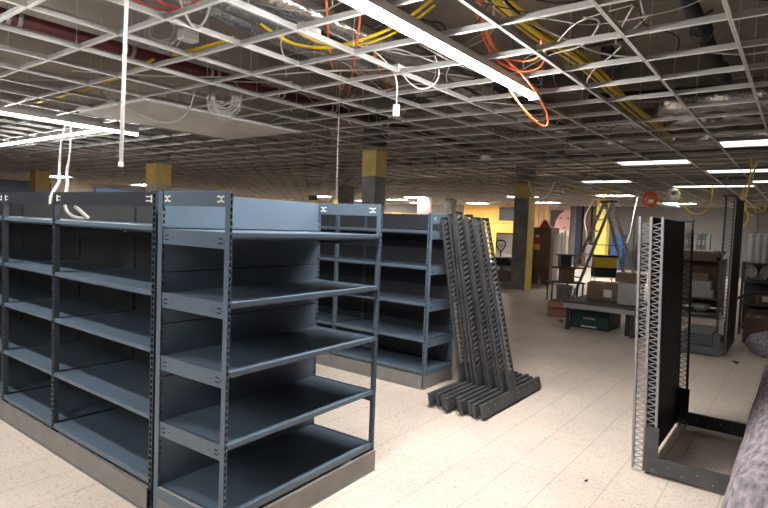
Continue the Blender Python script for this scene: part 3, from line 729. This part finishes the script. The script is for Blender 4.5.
# low work platform with things on it
t = thing('work_table', 'low dark work platform on legs covered with boxes', 'table', (9.35, 2.05, 0))
MB().box(0, 1.35, 0, 1.15, .46, .50, 'board_dark', .006).build('table_top', t)
MB().box(-.01, .02, 0, 1.15, .38, .455, 'grey_plastic', .004).build('apron', t)
for x in (.06, 1.27):
    for y in (.05, 1.08): MB().box(x - .025, x + .025, y - .025, y + .025, 0, .46, 'metal_dark', .003).build('leg', t)
carton('carton', 'closed brown carton with a white sticker on the work platform', (10.1, 2.75, .50), .38, .50, .30, 'cardboard', .1, lab=(-.16, -.03, .06, .19))
t = carton('carton', 'upright pale grey carton at the right end of the work platform', (9.75, 2.22, .50), .25, .36, .36, 'pale_box', 0)
carton('carton', 'dark brown carton lying on top of the pale grey carton', (9.78, 2.24, .861), .30, .40, .16, 'cardboard_dark', -.1)
b = MB(); b.box(0, .75, 0, .66, .0, .02, 'crate_green'); 
for q in ((0, .02, 0, .66), (.73, .75, 0, .66), (0, .75, 0, .02), (0, .75, .64, .66)): b.box(*q, 0, .31, 'crate_green', .004)
b.box(-.012, .762, -.012, .672, .285, .31, 'crate_green', .005)
t = thing('storage_crate', 'dark green plastic crate on floor under the work platform', 'crate', (9.72, 2.53, 0)); b.build('body', t)
MB().box(-.02, -.011, .23, .43, .17, .20, 'grey_plastic', .003).build('handle', t); MB().box(-.014, -.008, .2, .46, .03, .055, 'label_white').build('sticker', t)
b = MB(); b.box(.05, .70, .05, .6, .25, .268, 'label_white'); b.box(.1, .5, .1, .45, .27, .28, 'pale_box')
tag(b.build('paper_sheets', None, (9.72, 2.53, .02)), 'white paper sheets lying in the dark green crate', 'paper')
carton('carton', 'open reddish brown carton on floor beside the bucket', (10.75, 3.75, 0), .42, .36, .30, 'cardboard_red', .15, open_=True)
t = thing('equipment_case', 'upright black case with a white edge strip by the platform leg', 'case', (9.55, 2.12, 0))
MB().box(0, .35, -.12, .12, 0, .42, 'black_plastic', .01).build('body', t); MB().box(-.01, 0, -.03, .02, .03, .39, 'label_white', .003).build('strip', t)
for k, (x, y) in enumerate([(10.3, 3.35), (10.1, 3.45), (9.95, 3.3)]):
    b = MB(); b.box(-.09, .09, -.05, .05, 0, .025 + .01 * k, ('label_white', 'cardboard', 'pale_box')[k], .003)
    tag(b.build('scrap', None, (x, y, 0), .5 * k), ('white offcut on the floor beside the green crate', 'brown offcut on the floor beside the green crate', 'grey offcut on the floor beside the green crate')[k], 'scrap')

# tiered stand and bucket
t = thing('tiered_stand', 'dark stand of three tiered boards rising behind the reddish carton', 'stand', (13.0, 4.45, 0), -PI / 2 + .65)
for z, w0, w1 in ((.46, -.38, .42), (.81, -.36, .40), (1.10, -.18, .16)): MB().box(w0, w1, -.22, .22, z, z + .03, 'board_dark', .004).build('board', t)
MB().box(-.10, .18, -.15, .15, .49, .81, 'cardboard_dark', .006).build('lower_core', t); MB().box(-.14, .1, -.12, .12, .84, 1.10, 'metal_dark', .006).build('upper_core', t)
for x in (-.34, .38):
    for y in (-.18, .18): MB().box(x - .015, x + .015, y - .015, y + .015, 0, .46, 'metal_dark').build('leg', t)
t = thing('bucket', 'grey round bucket under the tiered stand', 'bucket', (13.02, 4.45, 0))
MB().lathe([(.165, 0), (.19, .37), (.20, .37), (.205, .40), (.185, .40), (.155, .02)], (0, 0, 0), 'grey_plastic', 24).build('body', t)
curve('handle', [(0, -.19, .36), (-.14, -.14, .26), (-.2, 0, .24), (-.14, .14, .26), (0, .19, .36)], .006, 'metal_dark', t)

# step ladder
t = thing('step_ladder', 'tall grey folding step ladder standing open by the yellow column', 'ladder')
P = lambda q: Vector(q)
topc = P((14.85, 4.06, 2.48)); fa = P((13.95, 4.68, 0)); fb = P((15.5, 3.42, 0))
ax = P((.55, .62, 0)).normalized()
for nm, foot, hw0, hw1, rung in (('front_section', fa, .27, .17, 8), ('rear_section', fb, .25, .15, 3)):
    b = MB()
    for s in (-1, 1): b.bar(foot + ax * s * hw0 + P((0, 0, .02)), topc + ax * s * hw1, .03, .075, 'alu' if nm[0] == 'f' else 'grey_plastic')
    sec = b.build(nm, t)
    for k in range(rung):
        f = (k + .8) / (rung + .4) if rung > 3 else (k + .6) / 3.2
        c = foot.lerp(topc, f); hw = hw0 + (hw1 - hw0) * f
        MB().bar(c - ax * hw, c + ax * hw, .08 if rung > 3 else .03, .028, 'alu').build('rung', sec)
    for s in (-1, 1): MB().bar(foot + ax * s * hw0, foot + ax * s * hw0 + P((0, 0, .06)), .045, .09, 'black_rubber').build('foot', sec)
MB().bar(topc - ax * .22, topc + ax * .22, .20, .05, 'metal_dark').build('top_cap', t)
MB().bar(fa.lerp(topc, .55), fb.lerp(topc, .55), .015, .02, 'metal_dark').build('spreader', t)
# yellow tool tray on white trolley
t = thing('tool_case', 'yellow and black tool case on a thin white stand behind the ladder', 'tool case', (13.55, 3.72, 0), -PI / 2 + .6)
b = MB()
for x in (-.24, .24):
    for y in (-.14, .14): b.box(x - .008, x + .008, y - .008, y + .008, 0, .64, 'white_plastic')
b.box(-.25, .25, -.15, .15, .62, .64, 'white_plastic'); b.build('stand', t)
MB().box(-.25, .25, -.15, .15, .64, .86, 'black_plastic', .01).build('body', t); MB().box(-.24, .24, -.155, .145, .86, 1.10, 'tool_yellow', .01).build('drawer_block', t)
MB().box(-.26, .26, -.16, .16, 1.10, 1.15, 'black_plastic', .01).build('lid', t)

# pallet box with pallet truck, film stacks
t = thing('pallet_box', 'brown wooden pallet box on feet near the concrete column', 'pallet box', (14.95, 6.50, 0))
b = MB(); b.box(0, 1.25, 0, .96, .12, .62, 'cardboard', .008); b.build('body', t)
for y in (0, .86):
    for x in (0, .6, 1.15): MB().box(x, x + .1, y, y + .1, 0, .62 if x != .6 else .12, 'plywood', .004).build('post', t)
for k in range(2): MB().box(-.012, 0, .12 + k * .42, .44 + k * .42, .47, .58, 'label_white' if k else 'pale_box').build('sticker', t)
for k, (x, y, z, sx, sy, h) in enumerate([(15.05, 6.62, .62, .9, .7, .06), (15.1, 6.6, .681, .8, .62, .05), (15.02, 6.95, .732, .7, .45, .10), (15.2, 6.58, .732, .6, .33, .05)]):
    b = MB(); b.box(0, sx, 0, sy, 0, h, 'black_panel', .012); b.box(.05, sx - .05, -.004, 0, h * .3, h * .7, 'metal_dark')
    tag(b.build('tray', None, (x, y, z)), ('flat black tray lowest on the pallet box', 'flat black tray second from bottom on the pallet box', 'thick black tray at the top left of the pallet box', 'thin black tray at the top right of the pallet box')[k], 'tray')
t = thing('pallet_truck', 'black pallet truck with looped handle standing behind the pallet box', 'pallet truck', (16.45, 7.75, 0))
b = MB(); b.tube([(0, 0, .35), (0, 0, .95)], .025, 'black_plastic', 10)
b.build('shaft', t)
ring = [(.0, 0, .93), (0, -.12, 1.06), (0, -.18, 1.20), (0, -.13, 1.29), (0, 0, 1.31), (0, .13, 1.29), (0, .18, 1.20), (0, .12, 1.06), (0, 0, .93)]
curve('handle', ring, .024, 'black_plastic', t); MB().bar((0, -.1, 1.14), (0, .1, 1.14), .03, .05, 'grey_plastic').build('grip', t)
b = MB(); b.box(-.15, .15, -.12, .12, .1, .4, 'black_plastic', .02); b.build('pump', t)
for y in (-.2, .2): MB().box(.1, 1.2, y - .07, y + .07, .05, .11, 'metal_dark', .01).build('fork', t)
for y in (-.08, .08): MB().lathe([(.09, -.025), (.09, .025)], (-.1, y, .09), 'black_rubber', 16, 'Y').build('wheel', t)

t = thing('tall_carton', 'tall brown carton with red and yellow label beside the concrete column', 'box', (16.45, 6.12, 0))
MB().box(0, .7, 0, .64, .03, 1.77, 'cardboard_dark', .008).build('body', t); MB().box(-.003, 0, .33, .52, 1.26, 1.44, 'label_red').build('red_sticker', t); MB().box(-.003, 0, .33, .52, 1.08, 1.25, 'label_yellow').build('yellow_sticker', t); MB().box(-.003, 0, .36, .48, 1.46, 1.54, 'label_white').build('sticker', t)
MB().box(-.02, .72, -.02, .66, 0, .03, 'plywood').build('base_board', t)
b = MB(); n = 10
for k in range(n):
    y0, y1 = 5.72 + .036 * k, 5.72 + .036 * (k + 1)
    b.box(16.62 + .03 * math.sin(k * 2.1), 16.64 + .03 * math.sin(k * 2.1), y0, y1, .02, 1.70 - .02 * k % 3, 'plastic_wrap')
tag(b.build('plastic_sheet'), 'crumpled clear plastic sheet against the tall carton', 'plastic sheet')
t = thing('sign_board', 'red and white folded board on top of the tall carton', 'board', (16.6, 6.35, 1.772))
MB().poly([(0, -.12, 0), (0, .22, 0), (0, .06, .26), (0, -.02, .22)], .02, 'label_red', (1, 0, 0)).build('red_face', t); MB().poly([(.03, -.2, 0), (.03, -.05, 0), (.03, -.0, .22)], .02, 'label_white', (1, 0, 0)).build('white_face', t)
t = thing('drink_bottle', 'clear plastic bottle on floor between pallet box and tall carton', 'bottle', (16.05, 6.25, 0))
MB().lathe([(.045, 0), (.05, .01), (.05, .2), (.02, .26), (.02, .28)], (0, 0, 0), 'bottle', 16).build('body', t); MB().lathe([(.022, .28), (.022, .305)], (0, 0, 0), 'label_white', 12).build('cap', t)
t = thing('wrapped_board', 'wrapped pale board with dark frame leaning before the yellow wall', 'board', (20.2, 8.75, .0))
MB().box(0, .05, 0, .98, .7, 1.5, 'plastic_wrap').build('film', t); MB().box(.012, .04, .02, .96, .1, 1.48, 'white_board').build('panel', t)
b = MB()
for q in ((0, .98, 1.48, 1.53), (0, .98, .05, .1)): b.box(0, .05, *q, 'metal_dark')
for q in ((0, .03), (.95, .98)): b.box(0, .05, *q, 0, 1.5, 'metal_dark')
b.build('frame', t)
# face poster: pale pink portrait
t = thing('face_poster', 'large pink close-up face poster on the far wall', 'poster', (27.82, 9.4, 1.45))
MB().box(0, .04, 0, 1.05, 0, 1.32, 'poster_pink').build('panel', t)
b = MB(); b.poly([(0, 1.04, .35), (0, 1.04, 1.3), (0, .30, 1.3), (0, .55, 1.1), (0, .72, .8), (0, .80, .45)], .006, 'poster_hair', (-1, 0, 0)); b.build('hair_shape', t)
b = MB(); b.poly([(0, .62, .88), (0, .50, .94), (0, .38, .90), (0, .5, .86)], .006, 'poster_hair', (-1, 0, 0)); b.poly([(0, .22, .90), (0, .12, .94), (0, .04, .88), (0, .12, .86)], .006, 'poster_hair', (-1, 0, 0)); b.build('eye_shape', t)
b = MB(); b.poly([(0, .42, .42), (0, .3, .47), (0, .18, .42), (0, .3, .36)], .006, 'poster_lip', (-1, 0, 0)); b.build('lip_shape', t)
MB().box(-.006, 0, .05, .60, .02, .28, 'white_board').build('caption_strip', t)
tag(MB().box(27.82, 27.88, 12.4, 13.3, 2.15, 2.85, 'metal_dark', .01).build('wall_picture'), 'dark framed picture high on the yellow wall', 'picture')
t = thing('display_panel', 'white hanging display panel with a red mark before the wood panelling', 'panel', (21.0, 13.35, 1.55))
MB().box(0, .04, 0, .75, 0, 1.35, 'pink_white').build('panel', t); MB().box(-.01, 0, .1, .35, .30, .52, 'label_red').build('mark', t)
for y in (.08, .67): MB().tube([(.02, y, 1.34), (.02, y, 1.45)], .006, 'grid_web', 5).build('hanging_wire', t)
t = thing('waste_bin', 'blue upright bin by the grey back wall', 'bin', (26.6, 6.55, 0))
MB().box(0, .6, 0, .5, .08, 1.55, 'blue_chair', .02).build('body', t); MB().box(-.03, .63, -.02, .52, 1.55, 1.62, 'blue_chair', .01).build('lid', t); MB().lathe([(.08, -.04), (.08, .04)], (.1, .1, .08), 'black_rubber', 14, 'Y').build('wheel', t)
for k, (y, h, m) in enumerate([(7.5, 1.1, 'grey_plastic'), (5.2, 1.3, 'metal_dark'), (4.3, .9, 'grey_plastic')]):
    t = thing('cabinet', ('grey low cabinet by grey back wall left of the bin', 'dark cabinet by grey back wall right of the bin', 'low grey cabinet by grey back wall beside the dark cabinet')[k], 'cabinet', (27.0, y, 0))
    MB().box(0, .6, 0, .8, .05, h, m, .01).build('body', t); MB().box(-.02, 0, .02, .78, .08, h - .03, m, .004).build('door', t); MB().box(0, .6, 0, .8, 0, .05, 'black_plastic').build('plinth', t)

# cluttered racks on the right
def rack(name, label, loc, sx, sy, zs, m, pm, rz=0):
    t = thing(name, label, 'rack', loc, rz)
    for x in (0, sx):
        for y in (0, sy): MB().box(x - .02, x + .02, y - .02, y + .02, 0, zs[-1] + .02, pm, .003).build('post', t)
    for z in zs: MB().box(-.02, sx + .02, -.02, sy + .02, z - .03, z, m, .004).build('shelf', t)
    return t
wr = rack('storage_rack', 'wide dark rack of boards and boxes seen between the two black frames', (13.0, 1.30, 0), .9, 1.15, (.12, .42, 1.20), 'board_dark', 'metal_dark')
MB().box(.86, .88, 0, 1.15, .15, 1.17, 'cardboard_dark').build('added_dark_back', wr)  # added dark sheet, blocks the bright floor behind the boxes
for k in range(3):
    tag(MB().box(-.42, .42, -.50, .50, 0, .055, ('cardboard_dark', 'cardboard', 'cardboard_dark')[k], .008).build('flat_carton', None, (13.45, 1.88 - .03 * k, 1.20 + k * .057), (.0, .04, -.05)[k]),
        ('flattened brown carton lowest of the pile on the wide rack', 'flattened brown carton in the middle of the pile on the wide rack', 'flattened brown carton topmost of the pile on the wide rack')[k], 'carton')
b = MB(); b.box(-.4, .4, -.42, .48, 0, .03, 'white_board', .004)
tag(b.build('white_panel', None, (13.45, 1.86, 1.372)), 'white panel lying on the flattened cartons', 'panel')
for k in range(6):
    m = ('steel_white', 'grey_plastic', 'pale_box', 'steel_white', 'grey_plastic', 'pale_box')[k]; h = .31 + .02 * (k % 3)
    o = thing('ring_binder', 'upright pale file standing on the white panel, %s' % ('closest to the tall black frame', 'second from the tall black frame', 'third from the tall black frame', 'fourth from the tall black frame', 'fifth from the tall black frame', 'farthest from the tall black frame')[k], 'file', (13.3, 1.56 + k * .078, 1.403), 0, 'pale files on the wide rack')
    MB().box(0, .28, 0, .07, 0, h, m, .004).build('cover', o); MB().box(-.003, 0, .015, .055, .1, .2, 'label_white').build('spine_sticker', o)
b = MB(); b.box(0, .5, 0, .9, 0, .06, 'metal_dark', .01); b.box(0, .03, 0, .9, .06, .2, 'metal_dark', .005); b.box(0, .03, .03, .87, .2, .24, 'steel_white', .005)
tag(b.build('display_head', None, (13.85, 1.38, 1.63)), 'dark wide fixture lying above the row of pale files', 'fixture') if False else None
for k in range(3):
    carton('carton', ('pale box lowest of the pile on the wide rack', 'pale box in the middle of the pile on the wide rack', 'small pale box topmost of the pile on the wide rack')[k], (13.2, 1.62 + .02 * k, .42 + .17 * k), .3, (.40, .36, .30)[k], .168, ('pale_box', 'pale_box', 'cardboard')[k], 0)
t = thing('steel_bowl', 'round grey bowl on the bottom shelf of the wide rack', 'bowl', (13.15, 1.62, .12))
MB().lathe([(.08, 0), (.15, .06), (.18, .15), (.172, .15), (.14, .065), (.02, .012)], (0, 0, 0), 'grey_plastic', 24).build('body', t)
rr_ = rack('storage_rack', 'dark cluttered rack at the right edge beyond the tall black frame', (11.4, -.25, 0), .7, 1.05, (.15, .55, .95, 1.25), 'board_dark', 'black_plastic')
MB().box(.68, .69, 0, 1.05, .18, 1.22, 'metal_dark').build('added_dark_back', rr_)  # dark sheet added to hide the bright background
for k in range(5):
    tag(MB().lathe([(.045, 0), (.05, .02), (.05, .5), (.045, .52)], (11.55, .30 + .105 * k, 1.252), 'steel_white', 16).build('metal_tube'),
        'upright silvery cylinder on the right rack, %s' % ('first from the right', 'second from the right', 'middle', 'second from the left', 'first from the left')[k], 'cylinder', 'silvery cylinders on the right rack')
for k, y in enumerate((.44, .72)):
    t = thing('lamp_reflector', ('round grey dish standing at the right of the right rack', 'round grey dish standing next to the black frame')[k], 'dish', (11.42, y, 1.10))
    MB().lathe([(.02, .10), (.07, .08), (.125, 0), (.12, 0), (.065, .07)], (0, 0, 0), 'grey_plastic', 22, 'X').build('reflector', t)
    MB().box(-.0, .1, -.02, .02, -.15, -.08, 'black_plastic').build('stand', t)
carton('carton', 'brown carton on the floor beneath the right rack', (10.7, .50, 0), .45, .36, .42, 'cardboard', 0)
carton('carton', 'brown carton on the bottom shelf of right rack', (11.72, .45, .15), .4, .5, .3, 'cardboard_dark', 0)
carton('carton', 'long grey carton on the middle shelf of right rack', (11.78, .42, .95), .2, .6, .12, 'pale_box', 0)
carton('carton', 'small dark carton on the lower shelf of right rack', (11.62, .45, .55), .3, .3, .2, 'cardboard_dark', 0, lab=(-.1, .05, .05, .14))
tag(curve('curved_tube', [(10.9, .92, .55), (10.88, .85, .66), (10.85, .70, .76), (10.85, .5, .80), (10.86, .3, .80)], .02, 'black_rubber'), 'black curved tube arching in front of the right rack', 'tube')
t = thing('heap_cloth', 'dark bundled cloth on floor behind the carpet roll', 'cloth', (9.6, .28, 0))
bm = bmesh.new(); bmesh.ops.create_icosphere(bm, subdivisions=4, radius=.26)
for v in bm.verts:
    v.co *= 1 + .35 * noise.noise(v.co * 5); v.co.z = max(v.co.z * .8 + .16, 0); 
me = bpy.data.meshes.new('bundle'); bm.to_mesh(me); bm.free(); me.materials.append(M['felt'])
for p in me.polygons: p.use_smooth = True
o = bpy.data.objects.new('bundle', me); COL.objects.link(o); o.parent = t
b = MB(); b.box(-.05, .05, -.02, .02, 0, .02, 'black_plastic', .004); b.box(.02, .09, -.012, .012, 0, .012, 'black_plastic')
tag(b.build('small_piece', None, (8.72, .62, 0), .4), 'small black plastic piece on floor before the tall frame', 'scrap')
tag(MB().poly([(0, 0, .002), (.05, -.01, .002), (.06, .03, .002), (.02, .045, .002)], .002, 'label_white', (0, 0, 1)).build('paper_scrap', None, (2.55, 1.95, 0)), 'white paper scrap on floor in front of the open bay', 'scrap')
tag(MB().poly([(0, 0, .002), (.04, .0, .002), (.05, .012, .002), (.01, .02, .002)], .002, 'metal_dark', (0, 0, 1)).build('dark_scrap', None, (3.72, 1.05, 0)), 'tiny dark scrap on the floor left of bare frame', 'scrap')

# ------------------------------------------------------------------ world, camera, view
wd = bpy.data.worlds.new('World'); sc.world = wd; wd.use_nodes = True
wd.node_tree.nodes['Background'].inputs[0].default_value = (.5, .55, .6, 1); wd.node_tree.nodes['Background'].inputs[1].default_value = .02
f, yaw, pit, rol = 552.07, .64818, -.05295, .03902
fw = Vector((math.cos(yaw) * math.cos(pit), math.sin(yaw) * math.cos(pit), math.sin(pit)))
rt = Vector((math.sin(yaw), -math.cos(yaw), 0)); up = rt.cross(fw)
r2 = rt * math.cos(rol) + up * math.sin(rol); u2 = up * math.cos(rol) - rt * math.sin(rol)
cd = bpy.data.cameras.new('camera'); cam = bpy.data.objects.new('camera', cd); COL.objects.link(cam)
cd.sensor_width = 36; cd.lens = f / 768 * 36; cd.clip_start = .05; cd.clip_end = 200
mw = Matrix.Identity(4)
for i, v in enumerate((r2, u2, -fw)):
    for k in range(3): mw[k][i] = v[k]
mw[0][3], mw[1][3], mw[2][3] = 0, 0, 1.664
cam.matrix_world = mw; sc.camera = cam
sc.view_settings.view_transform = 'Standard'; sc.view_settings.look = 'None'; sc.view_settings.gamma = 1; sc.view_settings.use_curve_mapping = False
sc.view_settings.exposure = .47
try:
    sc.cycles.use_denoising = True; sc.cycles.diffuse_bounces = 5; sc.cycles.glossy_bounces = 3; sc.cycles.max_bounces = 8
    sc.cycles.sample_clamp_indirect = 8
except Exception: pass
